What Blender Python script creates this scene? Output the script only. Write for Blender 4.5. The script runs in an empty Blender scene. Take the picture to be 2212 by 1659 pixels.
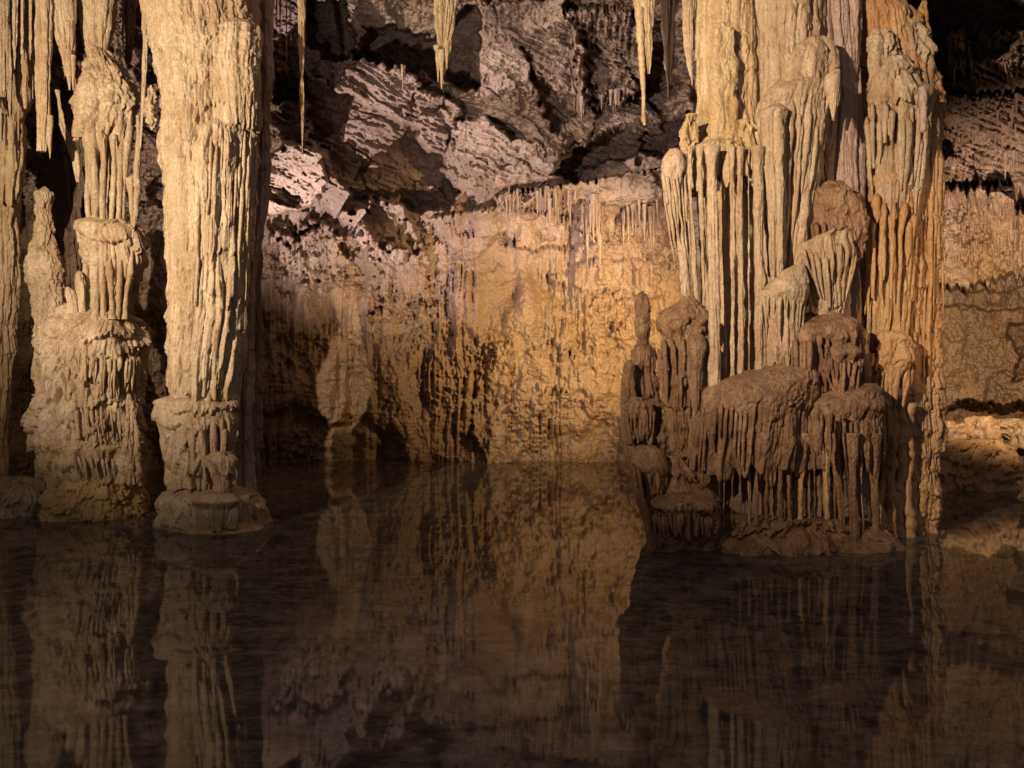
import bpy, math, random
import numpy as np

# ------------------------------------------------------------------ camera
sc = bpy.context.scene
COL = sc.collection
F, CU, CV, CAMZ = 1597.0, 1106.0, 829.5, 1.7
cam = bpy.data.cameras.new('camera'); cam.lens = 26.0; cam.sensor_width = 36.0
cam.clip_start = 0.05; cam.clip_end = 400
camo = bpy.data.objects.new('camera', cam); COL.objects.link(camo)
camo.location = (0, 0, CAMZ); camo.rotation_euler = (math.radians(90), 0, 0)
sc.camera = camo
sc.view_settings.view_transform = 'Standard'; sc.view_settings.look = 'None'
sc.view_settings.gamma = 1.0; sc.view_settings.exposure = 0.0
sc.cycles.max_bounces = 5; sc.cycles.diffuse_bounces = 3; sc.cycles.glossy_bounces = 3
sc.cycles.use_denoising = True

# ------------------------------------------------------------------ world: the faint ambient of the show-cave
w = bpy.data.worlds.new('World'); sc.world = w; w.use_nodes = True
bg = w.node_tree.nodes['Background']
bg.inputs[0].default_value = (1.0, 0.82, 0.81, 1); bg.inputs[1].default_value = 0.15

# ------------------------------------------------------------------ the cave's floodlights (all stand off-frame or behind rock)
def spot(name, loc, aim, watts, col, cone, blend=0.5, rad=0.05):
    l = bpy.data.lights.new(name, 'SPOT'); l.energy = watts; l.color = col
    l.spot_size = math.radians(cone); l.spot_blend = blend; l.shadow_soft_size = rad
    o = bpy.data.objects.new(name, l); COL.objects.link(o); o.location = loc
    from mathutils import Vector
    dv = Vector(aim) - Vector(loc); o.rotation_euler = dv.to_track_quat('-Z', 'Y').to_euler()
    return o
spot('floodlight', (-5.95, 2.0, 4.0), (-3.9, 9.2, 4.7), 4500, (1.0, 0.78, 0.55), 74, 0.9)
spot('floodlight', (-3.4, 0.8, 4.8), (3.2, 8.0, 4.3), 6600, (1.0, 0.755, 0.53), 56, 1.0)
spot('floodlight', (-2.0, 3.0, 2.2), (1.2, 11.5, 7.0), 1300, (1.0, 0.82, 0.70), 58, 1.0)
spot('floodlight', (-4.1, 11.4, 0.9), (-2.0, 14.0, 6.4), 2500, (1.0, 0.79, 0.70), 94, 1.0)
spot('floodlight', (3.3, 11.0, 2.9), (1.1, 15.7, 3.3), 2700, (1.0, 0.65, 0.30), 78, 1.0)
spot('floodlight', (6.6, 9.6, 2.5), (8.5, 13.0, 3.0), 2000, (1.0, 0.70, 0.42), 100, 0.9)
spot('floodlight', (6.3, 6.2, 2.2), (4.5, 8.5, 2.9), 170, (1.0, 0.60, 0.26), 60, 0.8)

# ------------------------------------------------------------------ numeric noise
def _h(ix, iy, iz, seed):
    n = (ix.astype(np.int64) * 374761393 + iy.astype(np.int64) * 668265263 + iz.astype(np.int64) * 1440662683 + seed * 974711) & 0xFFFFFFFF
    n = ((n ^ (n >> 13)) * 1274126177) & 0xFFFFFFFF
    n = ((n ^ (n >> 16)) * 2246822519) & 0xFFFFFFFF
    return ((n ^ (n >> 15)) & 0xFFFFFF).astype(np.float32) / np.float32(0xFFFFFF)
def vnoise(x, y, z, seed=0):
    xf, yf, zf = np.floor(x), np.floor(y), np.floor(z)
    a, b, c = x - xf, y - yf, z - zf
    a = a * a * (3 - 2 * a); b = b * b * (3 - 2 * b); c = c * c * (3 - 2 * c)
    i, j, k = xf.astype(np.int64), yf.astype(np.int64), zf.astype(np.int64)
    def L(p, q, t): return p + (q - p) * t
    r = L(L(L(_h(i, j, k, seed), _h(i + 1, j, k, seed), a), L(_h(i, j + 1, k, seed), _h(i + 1, j + 1, k, seed), a), b),
          L(L(_h(i, j, k + 1, seed), _h(i + 1, j, k + 1, seed), a), L(_h(i, j + 1, k + 1, seed), _h(i + 1, j + 1, k + 1, seed), a), b), c)
    return r * 2 - 1
def vnoise2(x, y, seed=0):
    xf, yf = np.floor(x), np.floor(y)
    a, b = x - xf, y - yf
    a = a * a * (3 - 2 * a); b = b * b * (3 - 2 * b)
    i, j = xf.astype(np.int64), yf.astype(np.int64); k = np.zeros_like(i)
    p = _h(i, j, k, seed); p = p + (_h(i + 1, j, k, seed) - p) * a
    q = _h(i, j + 1, k, seed); q = q + (_h(i + 1, j + 1, k, seed) - q) * a
    return (p + (q - p) * b) * 2 - 1
def fbm(x, y, z, o=3, seed=0):
    s = 0; a = 1.0; t = 0
    for n in range(o):
        s = s + a * vnoise(x, y, z, seed + n * 17); t += a; a *= .5; x, y, z = x * 2.03, y * 2.03, z * 2.03
    return s / t
def fbm2(x, y, o=3, seed=0):
    s = 0; a = 1.0; t = 0
    for n in range(o):
        s = s + a * vnoise2(x, y, seed + n * 17); t += a; a *= .5; x, y = x * 2.03, y * 2.03
    return s / t
def worley(x, y, seed=0, jit=.9):
    xf, yf = np.floor(x).astype(np.int64), np.floor(y).astype(np.int64)
    f1 = np.full(x.shape, 9.0, np.float32); f2 = f1.copy(); cid = np.zeros(x.shape, np.float32); cdx = cid.copy(); cdy = cid.copy()
    z0 = np.zeros_like(xf)
    for dx in (-1, 0, 1):
        for dy in (-1, 0, 1):
            i, j = xf + dx, yf + dy
            px = i + .5 + (_h(i, j, z0, seed) - .5) * jit; py = j + .5 + (_h(i, j, z0 + 1, seed) - .5) * jit
            ex, ey = x - px, y - py
            dd = np.sqrt(ex * ex + ey * ey)
            m = dd < f1
            f2 = np.where(m, f1, np.minimum(f2, dd)); f1 = np.where(m, dd, f1)
            cid = np.where(m, _h(i, j, z0 + 2, seed), cid); cdx = np.where(m, ex, cdx); cdy = np.where(m, ey, cdy)
    return f1, f2, cid, cdx, cdy
def sst(a, b, x):
    t = np.clip((x - a) / (b - a), 0, 1); return t * t * (3 - 2 * t)

# ------------------------------------------------------------------ objects
def W(u, v, d): return ((u - CU) / F * d, d, CAMZ - (v - CV) / F * d)
def thing(name, label, cat, loc, group=None):
    o = bpy.data.objects.new(name, None); COL.objects.link(o); o.location = loc; o.empty_display_size = .2
    o['label'] = label; o['category'] = cat
    if group: o['group'] = group
    return o
def tag(o, label, cat, group=None):
    o['label'] = label; o['category'] = cat
    if group: o['group'] = group
    return o
def mesh(name, V, faces, mat, parent=None, loc=(0, 0, 0), smooth=True):
    """V (n,3) world coordinates, faces (m,4) index array"""
    org = np.array(parent.location if parent else loc, np.float32)
    me = bpy.data.meshes.new(name)
    V = (np.asarray(V, np.float32) - org).astype(np.float32); n = len(V); faces = np.asarray(faces, np.int32); m, k = faces.shape
    me.vertices.add(n); me.vertices.foreach_set('co', V.ravel())
    me.loops.add(m * k); me.loops.foreach_set('vertex_index', faces.ravel())
    me.polygons.add(m); me.polygons.foreach_set('loop_start', np.arange(0, m * k, k, dtype=np.int32))
    me.polygons.foreach_set('loop_total', np.full(m, k, np.int32))
    me.polygons.foreach_set('use_smooth', np.full(m, smooth, bool))
    me.update(calc_edges=True)
    o = bpy.data.objects.new(name, me); COL.objects.link(o); me.materials.append(mat)
    if parent: o.parent = parent
    else: o.location = loc
    return o
def gfaces(ny, nx, wrap):
    i = np.arange(ny - 1)[:, None]; j = np.arange(nx if wrap else nx - 1)[None, :]
    j2 = (j + 1) % nx
    return np.stack([i * nx + j, (i + 1) * nx + j, (i + 1) * nx + j2, i * nx + j2], -1).reshape(-1, 4)

def flow_geo(prof, d, yr=.8, step=.0125, fl=((9, .04, .1), (24, .016, .12)), fringe=0.0, lump=.03, knob=.01, pop=0.0,
             zwob=0.0, seed=0, ramp=(0, .12), a=.5, cap=True, bow=0.0, scal=None):
    pr = np.array(prof, float)
    k = d / F
    z0, z1 = CAMZ - (pr[0, 0] - CV) * k, CAMZ - (pr[-1, 0] - CV) * k
    nz = max(8, int((z0 - z1) / step)); t = np.linspace(0, 1, nz); v = pr[0, 0] + t * (pr[-1, 0] - pr[0, 0])
    uL, uR = np.interp(v, pr[:, 0], pr[:, 1]), np.interp(v, pr[:, 0], pr[:, 2])
    ks = max(1, min(int(.05 / step), nz // 8))
    if ks > 1:
        ker = np.hanning(ks + 2)[1:-1]; ker /= ker.sum()
        def sm(q):
            qq = np.pad(q, (ks, ks), mode='edge'); r = np.convolve(qq, ker, 'same')[ks:-ks]; return r
        uL, uR = sm(uL), sm(uR)
    cx = ((uL + uR) / 2 - CU) * k; rx = np.maximum((uR - uL) / 2 * k, .004)
    nt = int(np.clip(2 * math.pi * rx.max() * .85 / step, 16, 420))
    wv = np.linspace(-math.pi, math.pi, nt, endpoint=False); th = wv - a * np.sin(wv)
    TH, Z = np.meshgrid(th, z0 + t * (z1 - z0)); T = np.repeat(t[:, None], nt, 1)
    rm = float(np.mean(rx)); RX = np.repeat(rx[:, None], nt, 1)
    S = TH * rm * (1 + yr) / 2 + seed * 7.31
    S2 = S + .03 * fbm2(S * 5, Z * 2.2, 2, seed)
    cs, sn = np.cos(TH - math.pi / 2), np.sin(TH - math.pi / 2)
    X = cx[:, None] + RX * cs; Y = d + RX * yr * sn
    R0 = sst(ramp[0], ramp[1] + 1e-4, T)
    disp = np.zeros_like(X); rid0 = None
    for n, (kk, amp, zs) in enumerate(fl):
        f1, _, cid, _, _ = worley(S2 * kk, Z * kk * zs, seed + 31 * n)
        rid = np.sqrt(np.clip(1 - (f1 * 1.2) ** 2, 0, 1)) * (.65 + .35 * cid)
        disp -= 1.75 * amp * (1 - rid) * R0
        if rid0 is None: rid0 = rid
    sa = lump * .22 if scal is None else scal
    if sa:
        fr_, _, frc, _, _ = worley(S2 * 22, Z * 1.5, seed + 91)
        _, _, c2, _, dy = worley(S2 * 4.5 + .3 * Z, Z * 4.2 + .55 * np.clip(1 - fr_ * 1.5, 0, 1) * frc, seed + 92)
        disp += sa * (np.clip(.5 - dy, 0, 1) ** 1.6 * 1.5 - .6) * (.4 + .9 * c2)
    disp += fbm(X * 2.6, Y * 2.6, Z * 2.0, 3, seed + 5) * lump
    disp += fbm(X * 13, Y * 13, Z * 9, 3, seed + 6) * knob
    if pop:
        f1, _, _, _, _ = worley(S * 22, Z * 22, seed + 77); m = sst(-.2, .4, fbm2(S * 2, Z * 2, 2, seed + 9))
        disp += pop * (1 - np.clip(f1 * 1.4, 0, 1) ** 2) * m
    disp = np.maximum(disp, -.75 * RX * min(1, yr))
    X = X + disp * cs; Y = Y + disp * sn
    if zwob: Z = Z + zwob * fbm2(S * 1.6, S * 0 + .5, 2, seed + 3) * (1 - .6 * T)
    if bow: X = X + bow * np.sin(T * math.pi)
    if fringe:
        kk = fl[0][0] * 1.6
        f1, _, cid, _, _ = worley(S[0] * kk, S[0] * 0 + .5, seed + 55)
        rb = np.clip(1 - f1 * 1.5, 0, 1) * (.3 + .7 * cid)
        low = np.clip(.35 * fbm2(S[0] * 2, S[0] * 0, 2, seed + 8) + .25, 0, 1)
        Z = Z - fringe * (rb + low)[None, :] * sst(.45, 1, T)
        inn = .05 * (1 - np.clip(rb * 2.2, 0, 1))[None, :] * sst(.8, 1, T); X = X - inn * cs; Y = Y - inn * sn
    V = np.stack([X, Y, Z], -1)
    if cap:
        c = V.mean(1, keepdims=True)
        top = c[:1] + (V[:1] - c[:1]) * .03
        b1 = c[-1:] + (V[-1:] - c[-1:]) * .82; b1[..., 2] = V[-1:, :, 2] + .01
        b2 = c[-1:] + (V[-1:] - c[-1:]) * .03; b2[..., 2] = np.maximum(V[-1, :, 2].max(), 0) * 0 + V[-1, :, 2].max() + .04
        V = np.concatenate([top, V, b1, b2], 0)
    ny, nx = V.shape[:2]
    return V.reshape(-1, 3), gfaces(ny, nx, True)
def flow(name, parent, prof, d, mat, **k):
    V, f = flow_geo(prof, d, **k); return mesh(name, V, f, mat, parent)

class Acc:
    def __init__(s): s.V = []; s.f = []; s.n = 0
    def add(s, V, f): s.V.append(V); s.f.append(np.asarray(f) + s.n); s.n += len(V)
    def build(s, name, mat, parent=None, loc=(0, 0, 0)):
        return mesh(name, np.concatenate(s.V), np.concatenate(s.f), mat, parent, loc)
def strand_geo(pts, rad, seed=0, ns=10, step=.02, knob=.25, wob=.012):
    """tapering, knobbly stone rod along world points"""
    P = np.array(pts, float); R = np.array(rad, float)
    L = np.concatenate([[0], np.cumsum(np.linalg.norm(np.diff(P, axis=0), axis=1))])
    n = max(6, int(L[-1] / step)); s = np.linspace(0, L[-1], n)
    C = np.stack([np.interp(s, L, P[:, i]) for i in range(3)], -1); r = np.interp(s, L, R)
    sd = s * 0 + seed * 3.7
    C[:, 0] += wob * fbm2(s * 3, sd, 2, seed); C[:, 1] += wob * fbm2(s * 3, sd + 9, 2, seed)
    r = r * (1 + knob * fbm2(s * 14, sd, 3, seed + 1)); r = np.maximum(r, .0015)
    a = np.linspace(0, 2 * math.pi, ns, endpoint=False)
    A, RR = np.meshgrid(a, r)
    RR = RR * (1 + knob * .8 * fbm(np.cos(A) * 1.3 + seed, np.sin(A) * 1.3, np.repeat(s[:, None], ns, 1) * 9, 2, seed))
    V = np.stack([C[:, None, 0] + RR * np.cos(A), C[:, None, 1] + RR * np.sin(A), np.repeat(C[:, None, 2], ns, 1)], -1)
    return V.reshape(-1, 3), gfaces(n, ns, True)
def ustrand(pts, d, seed=0, **k):
    """pts: (u, v, width in photo units)"""
    P = [W(q[0], q[1], q[3] if len(q) > 3 else d) for q in pts]; R = [q[2] / 2 * d / F for q in pts]
    return strand_geo(P, R, seed, **k)

def rods_on(parent, mat, top, bot, d, yr, n, seed, ln=(.25, 1.0), wd=(6, 14), arc=1.25, into=.035, name='drip_rods', sag=0):
    """n knobbly drip rods half sunk in the front of a flowstone skirt; top / bot = (v, uL, uR)"""
    r = random.Random(seed); A = Acc()
    for i in range(n):
        q = -arc + 2 * arc * (i + r.uniform(.1, .9)) / n
        f1 = ln[0] + (ln[1] - ln[0]) * r.random() ** 1.4; w0 = wd[0] + (wd[1] - wd[0]) * r.random() ** 1.8
        v0 = top[0] + r.uniform(-.04, .14) * (bot[0] - top[0]); pts = []
        for j, (f, ww, off) in enumerate(((0, .3, into + .05), (.12, .9, into), (.4, r.uniform(.8, 1.15), into * .6), (.75, r.uniform(.5, .85), into * .5), (1, r.choice((.12, .12, .5, .3)), into * .6))):
            fz = f * f1; hw = (top[2] - top[1]) / 2 * (1 - fz) + (bot[2] - bot[1]) / 2 * fz; uc = (top[2] + top[1]) / 2 * (1 - fz) + (bot[2] + bot[1]) / 2 * fz
            pts.append((uc + hw * math.sin(q) * .99, v0 + (bot[0] - v0) * fz, ww * w0, d - yr * hw * math.cos(q) * d / F + off))
        V, f = ustrand(pts, d, seed * 13 + i, ns=9, knob=.3, wob=.018); A.add(V, f)
    return A.build(name, mat, parent)

# ------------------------------------------------------------------ materials
def stone(name, ca, cb, cc, streak=(5, 5, .5), spot_scale=1.1, rough=.58, bump=.5, fine=55, spec=.5):
    m = bpy.data.materials.new(name); m.use_nodes = True; nt = m.node_tree; N = nt.nodes; Lk = nt.links
    b = N['Principled BSDF']; g = N.new('ShaderNodeNewGeometry')
    mp = N.new('ShaderNodeMapping'); mp.inputs['Scale'].default_value = streak; Lk.new(g.outputs['Position'], mp.inputs[0])
    n1 = N.new('ShaderNodeTexNoise'); n1.inputs['Scale'].default_value = 1.6; n1.inputs['Detail'].default_value = 6; n1.inputs['Roughness'].default_value = .65
    Lk.new(mp.outputs[0], n1.inputs['Vector'])
    n2 = N.new('ShaderNodeTexNoise'); n2.inputs['Scale'].default_value = spot_scale; n2.inputs['Detail'].default_value = 8; n2.inputs['Roughness'].default_value = .7
    n2.inputs['Distortion'].default_value = .6; Lk.new(g.outputs['Position'], n2.inputs['Vector'])
    r1 = N.new('ShaderNodeValToRGB'); r1.color_ramp.elements[0].position = .36; r1.color_ramp.elements[1].position = .66
    r1.color_ramp.elements[0].color = (*ca, 1); r1.color_ramp.elements[1].color = (*cb, 1); Lk.new(n1.outputs[0], r1.inputs[0])
    r2 = N.new('ShaderNodeValToRGB'); r2.color_ramp.elements[0].position = .47; r2.color_ramp.elements[1].position = .68
    r2.color_ramp.elements[0].color = (0, 0, 0, 1); r2.color_ramp.elements[1].color = (.85, .85, .85, 1); Lk.new(n2.outputs[0], r2.inputs[0])
    mx = N.new('ShaderNodeMixRGB'); Lk.new(r2.outputs[0], mx.inputs[0]); Lk.new(r1.outputs[0], mx.inputs[1]); mx.inputs[2].default_value = (*cc, 1)
    # grit speckle
    n3 = N.new('ShaderNodeTexNoise'); n3.inputs['Scale'].default_value = 38; n3.inputs['Detail'].default_value = 3; Lk.new(g.outputs['Position'], n3.inputs['Vector'])
    r3 = N.new('ShaderNodeMapRange'); r3.inputs[1].default_value = .3; r3.inputs[2].default_value = .7; r3.inputs[3].default_value = .72; r3.inputs[4].default_value = 1.15
    Lk.new(n3.outputs[0], r3.inputs[0])
    mu = N.new('ShaderNodeMixRGB'); mu.blend_type = 'MULTIPLY'; mu.inputs[0].default_value = 1; Lk.new(mx.outputs[0], mu.inputs[1]); Lk.new(r3.outputs[0], mu.inputs[2])
    Lk.new(mu.outputs[0], b.inputs['Base Color'])
    rr = N.new('ShaderNodeMapRange'); rr.inputs[1].default_value = .35; rr.inputs[2].default_value = .65; rr.inputs[3].default_value = rough - .30; rr.inputs[4].default_value = rough + .15
    Lk.new(n2.outputs[0], rr.inputs[0])
    # splash zone just above the pool stays wet and glossy
    sp = N.new('ShaderNodeSeparateXYZ'); Lk.new(g.outputs['Position'], sp.inputs[0])
    wa = N.new('ShaderNodeMath'); wa.operation = 'MULTIPLY_ADD'; Lk.new(n2.outputs[0], wa.inputs[0]); wa.inputs[1].default_value = -.5; Lk.new(sp.outputs['Z'], wa.inputs[2])
    wm = N.new('ShaderNodeMapRange'); wm.inputs[1].default_value = -.16; wm.inputs[2].default_value = -.06; wm.inputs[3].default_value = .3; wm.inputs[4].default_value = 1; Lk.new(wa.outputs[0], wm.inputs[0])
    wr = N.new('ShaderNodeMath'); wr.operation = 'MULTIPLY'; Lk.new(rr.outputs[0], wr.inputs[0]); Lk.new(wm.outputs[0], wr.inputs[1]); Lk.new(wr.outputs[0], b.inputs['Roughness']); b.inputs['Specular IOR Level'].default_value = spec
    n4 = N.new('ShaderNodeTexNoise'); n4.inputs['Scale'].default_value = fine; n4.inputs['Detail'].default_value = 5; n4.inputs['Roughness'].default_value = .7
    mp2 = N.new('ShaderNodeMapping'); mp2.inputs['Scale'].default_value = (1, 1, .55); Lk.new(g.outputs['Position'], mp2.inputs[0]); Lk.new(mp2.outputs[0], n4.inputs['Vector'])
    bp = N.new('ShaderNodeBump'); bp.inputs['Strength'].default_value = bump; bp.inputs['Distance'].default_value = .03
    Lk.new(n4.outputs[0], bp.inputs['Height']); n6 = N.new('ShaderNodeTexNoise'); n6.inputs['Scale'].default_value = 17; n6.inputs['Detail'].default_value = 4; n6.inputs['Roughness'].default_value = .6; Lk.new(mp2.outputs[0], n6.inputs['Vector'])
    b2 = N.new('ShaderNodeBump'); b2.inputs['Strength'].default_value = bump * .9; b2.inputs['Distance'].default_value = .07
    Lk.new(n6.outputs[0], b2.inputs['Height']); Lk.new(bp.outputs[0], b2.inputs['Normal']); Lk.new(b2.outputs[0], b.inputs['Normal'])
    return m
CREAM = stone('cream_calcite', (.37, .26, .15), (.60, .475, .32), (.33, .205, .10))
TAN = stone('tan_calcite', (.34, .24, .14), (.52, .40, .26), (.29, .18, .09))
ROSE = stone('rose_calcite', (.36, .26, .21), (.46, .34, .28), (.30, .19, .13))
MUD = stone('muddy_flowstone', (.21, .112, .052), (.40, .25, .135), (.145, .07, .034), spot_scale=2.2, rough=.50, bump=.8)
RUST = stone('rust_flowstone', (.40, .24, .11), (.50, .31, .15), (.34, .16, .055))
GOLD = stone('gold_calcite', (.42, .27, .10), (.54, .38, .17), (.36, .20, .06))
OCHRE = stone('ochre_calcite', (.40, .28, .14), (.55, .42, .25), (.34, .21, .085))
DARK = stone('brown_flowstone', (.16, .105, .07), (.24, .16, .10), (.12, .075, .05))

def wall_material():
    m = stone('cave_rock', (.29, .215, .185), (.44, .335, .29), (.25, .165, .125), streak=(1.6, 1.6, 1.0), spot_scale=.7, fine=26, bump=.5)
    nt = m.node_tree; N = nt.nodes; Lk = nt.links
    g = next(n for n in N if n.type == 'NEW_GEOMETRY'); mu = next(n for n in N if n.type == 'MIX_RGB' and n.blend_type == 'MULTIPLY')
    # iron-stained ochre flowstone on the lower wall: boundary broken by noise, streaks running down
    sep = N.new('ShaderNodeSeparateXYZ'); Lk.new(g.outputs['Position'], sep.inputs[0])
    mp = N.new('ShaderNodeMapping'); mp.inputs['Scale'].default_value = (.9, .9, .28); Lk.new(g.outputs['Position'], mp.inputs[0])
    nz = N.new('ShaderNodeTexNoise'); nz.inputs['Scale'].default_value = 1.1; nz.inputs['Detail'].default_value = 6; Lk.new(mp.outputs[0], nz.inputs['Vector'])
    ma = N.new('ShaderNodeMath'); ma.operation = 'MULTIPLY_ADD'; Lk.new(nz.outputs[0], ma.inputs[0]); ma.inputs[1].default_value = 6.0; Lk.new(sep.outputs['Z'], ma.inputs[2])
    mr = N.new('ShaderNodeMapRange'); mr.inputs[1].default_value = 8.3; mr.inputs[2].default_value = 6.3; mr.inputs[3].default_value = 0; mr.inputs[4].default_value = .85
    Lk.new(ma.outputs[0], mr.inputs[0])
    mx = N.new('ShaderNodeMixRGB'); Lk.new(mr.outputs[0], mx.inputs[0]); Lk.new(mu.inputs[1].links[0].from_socket, mx.inputs[1])
    r = N.new('ShaderNodeValToRGB'); r.color_ramp.elements[0].position = .38; r.color_ramp.elements[1].position = .62
    r.color_ramp.elements[0].color = (.30, .185, .075, 1); r.color_ramp.elements[1].color = (.24, .165, .105, 1)
    n5 = N.new('ShaderNodeTexNoise'); n5.inputs['Scale'].default_value = 1.7; n5.inputs['Detail'].default_value = 7; n5.inputs['Roughness'].default_value = .7; Lk.new(mp.outputs[0], n5.inputs['Vector'])
    Lk.new(n5.outputs[0], r.inputs[0]); Lk.new(r.outputs[0], mx.inputs[2]); Lk.new(mx.outputs[0], mu.inputs[1])
    return m
ROCK = wall_material()

# ------------------------------------------------------------------ cave wall and roof (one sheet of real relief)
def inpoly(u, v, poly):
    """signed distance in photo units, negative inside"""
    dmin = np.full(u.shape, 1e9, np.float32); ins = np.zeros(u.shape, bool); n = len(poly)
    for i in range(n):
        (x1, y1), (x2, y2) = poly[i], poly[(i + 1) % n]
        ex, ey = x2 - x1, y2 - y1; tt = np.clip(((u - x1) * ex + (v - y1) * ey) / (ex * ex + ey * ey + 1e-9), 0, 1)
        dmin = np.minimum(dmin, np.hypot(u - x1 - tt * ex, v - y1 - tt * ey))
        if y1 != y2: ins ^= ((y1 > v) != (y2 > v)) & (u < (x2 - x1) * (v - y1) / (y2 - y1) + x1)
    return np.where(ins, -dmin, dmin)
def build_wall():
    st = 2.0
    us = np.arange(-460, 2660, st); vs = np.arange(-460, 1130, st)
    U, V = np.meshgrid(us.astype(np.float32), vs.astype(np.float32))
    # base shape: vertical lower wall, roof sloping toward the viewer
    D = np.interp(V, [-620, -300, 0, 120, 260, 400, 480, 560, 1000, 1130], [6.3, 8.1, 11.0, 12.0, 13.4, 14.7, 15.4, 15.7, 16.0, 16.0])
    D = D - np.interp(U, [-560, 0, 300, 600, 900], [5.5, 2.6, 1.6, .5, 0]) * sst(0, 300, V)
    D = D - 1.2 * sst(1900, 2500, U) * sst(200, 500, V)
    U0, V0 = U, V
    n1 = fbm2(U / 70, V / 70, 4, 1); n2 = fbm2(U / 70, V / 70, 4, 2)
    u = U + 16 * n1; v = V + 16 * n2
    upper = sst(500, 400, v + 40 * fbm2(U / 160, V * 0, 2, 3)); lower = 1 - upper
    D = D + (.18 + .35 * sst(560, 380, V)) * fbm2(U / 260, V / 220, 3, 4)
    # fractured blocks of the upper wall
    ca, sa = math.cos(.45), math.sin(.45)
    p, q = (u * ca + v * sa), (-u * sa + v * ca)
    f1, f2, cid, cdx, cdy = worley(p / 250 + .3 * n2, q / 140 + .3 * n1, 11)
    blk = ((cid - .5) * .75 + cdx * (np.modf(cid * 7.3)[0] - .5) * 1.2 + cdy * (np.modf(cid * 13.7)[0] - .35) * 1.5) + .25 * sst(.05, 0, f2 - f1) * sst(-.1, .3, n1)
    g1, g2, gid, gdx, gdy = worley(p / 60 + .5 * n1, q / 30 + .5 * n2, 12)
    blk2 = (gid - .5) * .20 + gdx * (np.modf(gid * 7.3)[0] - .5) * .34 + gdy * (np.modf(gid * 11.1)[0] - .4) * .4 + .10 * sst(.06, 0, g2 - g1) * sst(-.1, .3, n2)
    bed = fbm2(p / 60, q / 7, 4, 13)
    rg1 = np.abs(fbm2(u / 24, v / 18, 3, 15)); rg2 = np.abs(fbm2(U / 9 + n2, V / 8 + n1, 3, 16))
    D = D + upper * (.85 * blk + .12 * rg1 + .10 * rg2 + .38 * blk2 + .24 * bed * sst(-.5, .4, fbm2(U / 90, V / 90, 2, 14)))
    # lower wall: flowstone running down, knobbly
    h1, _, hc, _, _ = worley(U / 8 + .6 * n1, v / 150, 21)
    e1, _, ec, _, _ = worley(U / 22 + .5 * n2, v / 210, 29)
    pv = sst(-.15, .3, fbm2(U / 110, V / 240, 3, 26)); pk = sst(-.1, .35, fbm2(U / 95, V / 95, 3, 30))
    lowr = pv * (.17 * h1 * (.4 + hc) + .24 * e1) + .26 * fbm2(u / 50, v / 120, 4, 22)
    lowr = lowr + pk * (.30 * np.abs(fbm2(u / 26, v / 34, 3, 27)) + .16 * np.abs(fbm2(U / 8 + n2, V / 11 + n1, 3, 28))) + .05 * np.abs(fbm2(U / 6, V / 5, 2, 31))
    _, _, kid, kx, ky = worley(u / 60, v / 66 + .6 * np.clip(1 - h1 * 1.4, 0, 1) * hc, 24)
    lowr = lowr + sst(0, .3, fbm2(U / 150, V / 120, 2, 32)) * .16 * (ky + .1) * (.3 + kid)
    lowr = lowr + .025 * sst(700, 800, V) * fbm2(u / 50, v / 5, 3, 33) + .35 * sst(.05, .45, fbm2(U / 120, V / 260, 3, 34))
    D = D + lower * lowr
    # big named shapes read off the photograph: polygons with an offset (+ = recess), optional tilt and bedding
    def shape(poly, off, soft=8, tu=0, tv=0, drip=0, bedang=None, bedamp=0, edge=20):
        nonlocal D
        vv = v
        if drip:
            z1, _, zc, _, _ = worley(U / drip, U * 0 + .5, 41 + int(poly[0][0]))
            vv = V + 6 * n2 - drip * 1.6 * np.clip(1 - z1 * 1.7, 0, 1) * (.3 + zc)
        sd = inpoly(U + edge * n1 + .5 * edge * fbm2(U / 14, V / 14, 2, 45), (vv if drip else V + edge * n2 + .5 * edge * fbm2(U / 14, V / 14, 2, 46)), poly)
        soft = soft * .45; m = sst(soft, -soft, sd)
        uc = sum(a for a, _ in poly) / len(poly); vc = sum(b for _, b in poly) / len(poly)
        o = off + tu * (U - uc) / 100 + tv * (V - vc) / 100
        if bedamp:
            c, s = math.cos(bedang), math.sin(bedang)
            o = o + bedamp * fbm2((U * c + V * s) / 70, (-U * s + V * c) / 8, 4, 47)
        D = D + m * o
    shape([(787, 60), (850, 55), (905, 75), (940, 90), (1010, 0), (1050, 0), (1040, 60), (1030, 130), (1040, 200), (985, 190), (925, 150), (830, 140), (770, 130)], 2.6, 10)
    shape([(590, 140), (665, 160), (730, 190), (810, 235), (850, 262), (905, 290), (920, 325), (965, 340), (950, 375), (985, 410), (965, 450), (880, 440), (760, 430), (710, 330), (660, 300), (660, 205), (590, 215)], 1.5, 14)
    shape([(722, 180), (787, 134), (890, 148), (908, 180), (900, 205), (883, 246), (845, 260), (810, 237), (740, 195)], -1.1, 4, .2, .45, bedang=.55, bedamp=.16)
    shape([(903, 182), (1000, 225), (1005, 240), (957, 340), (910, 305)], -.7, 5, .3, .3, bedang=.15, bedamp=.16)
    shape([(989, 262), (1040, 250), (1100, 300), (1240, 330), (1225, 380), (1080, 415), (1000, 350), (975, 330)], -.7, 7, .1, .3, bedang=.1, bedamp=.12)
    shape([(1118, 105), (1180, 150), (1290, 248), (1250, 300), (1195, 300), (1160, 220)], 1.0, 6)  # added recess, shaped to stand in for a diagonal shadow band
    shape([(655, 0), (748, -20), (772, 118), (738, 136), (700, 128), (664, 92)], 1.6, 8)  # recess cut in the outline of a stalactite's shadow to darken the roof
    shape([(560, 340), (640, 310), (700, 330), (712, 390), (700, 425), (650, 455), (600, 470), (560, 490), (540, 500)], -2.0, 10, .2, 0)
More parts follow.
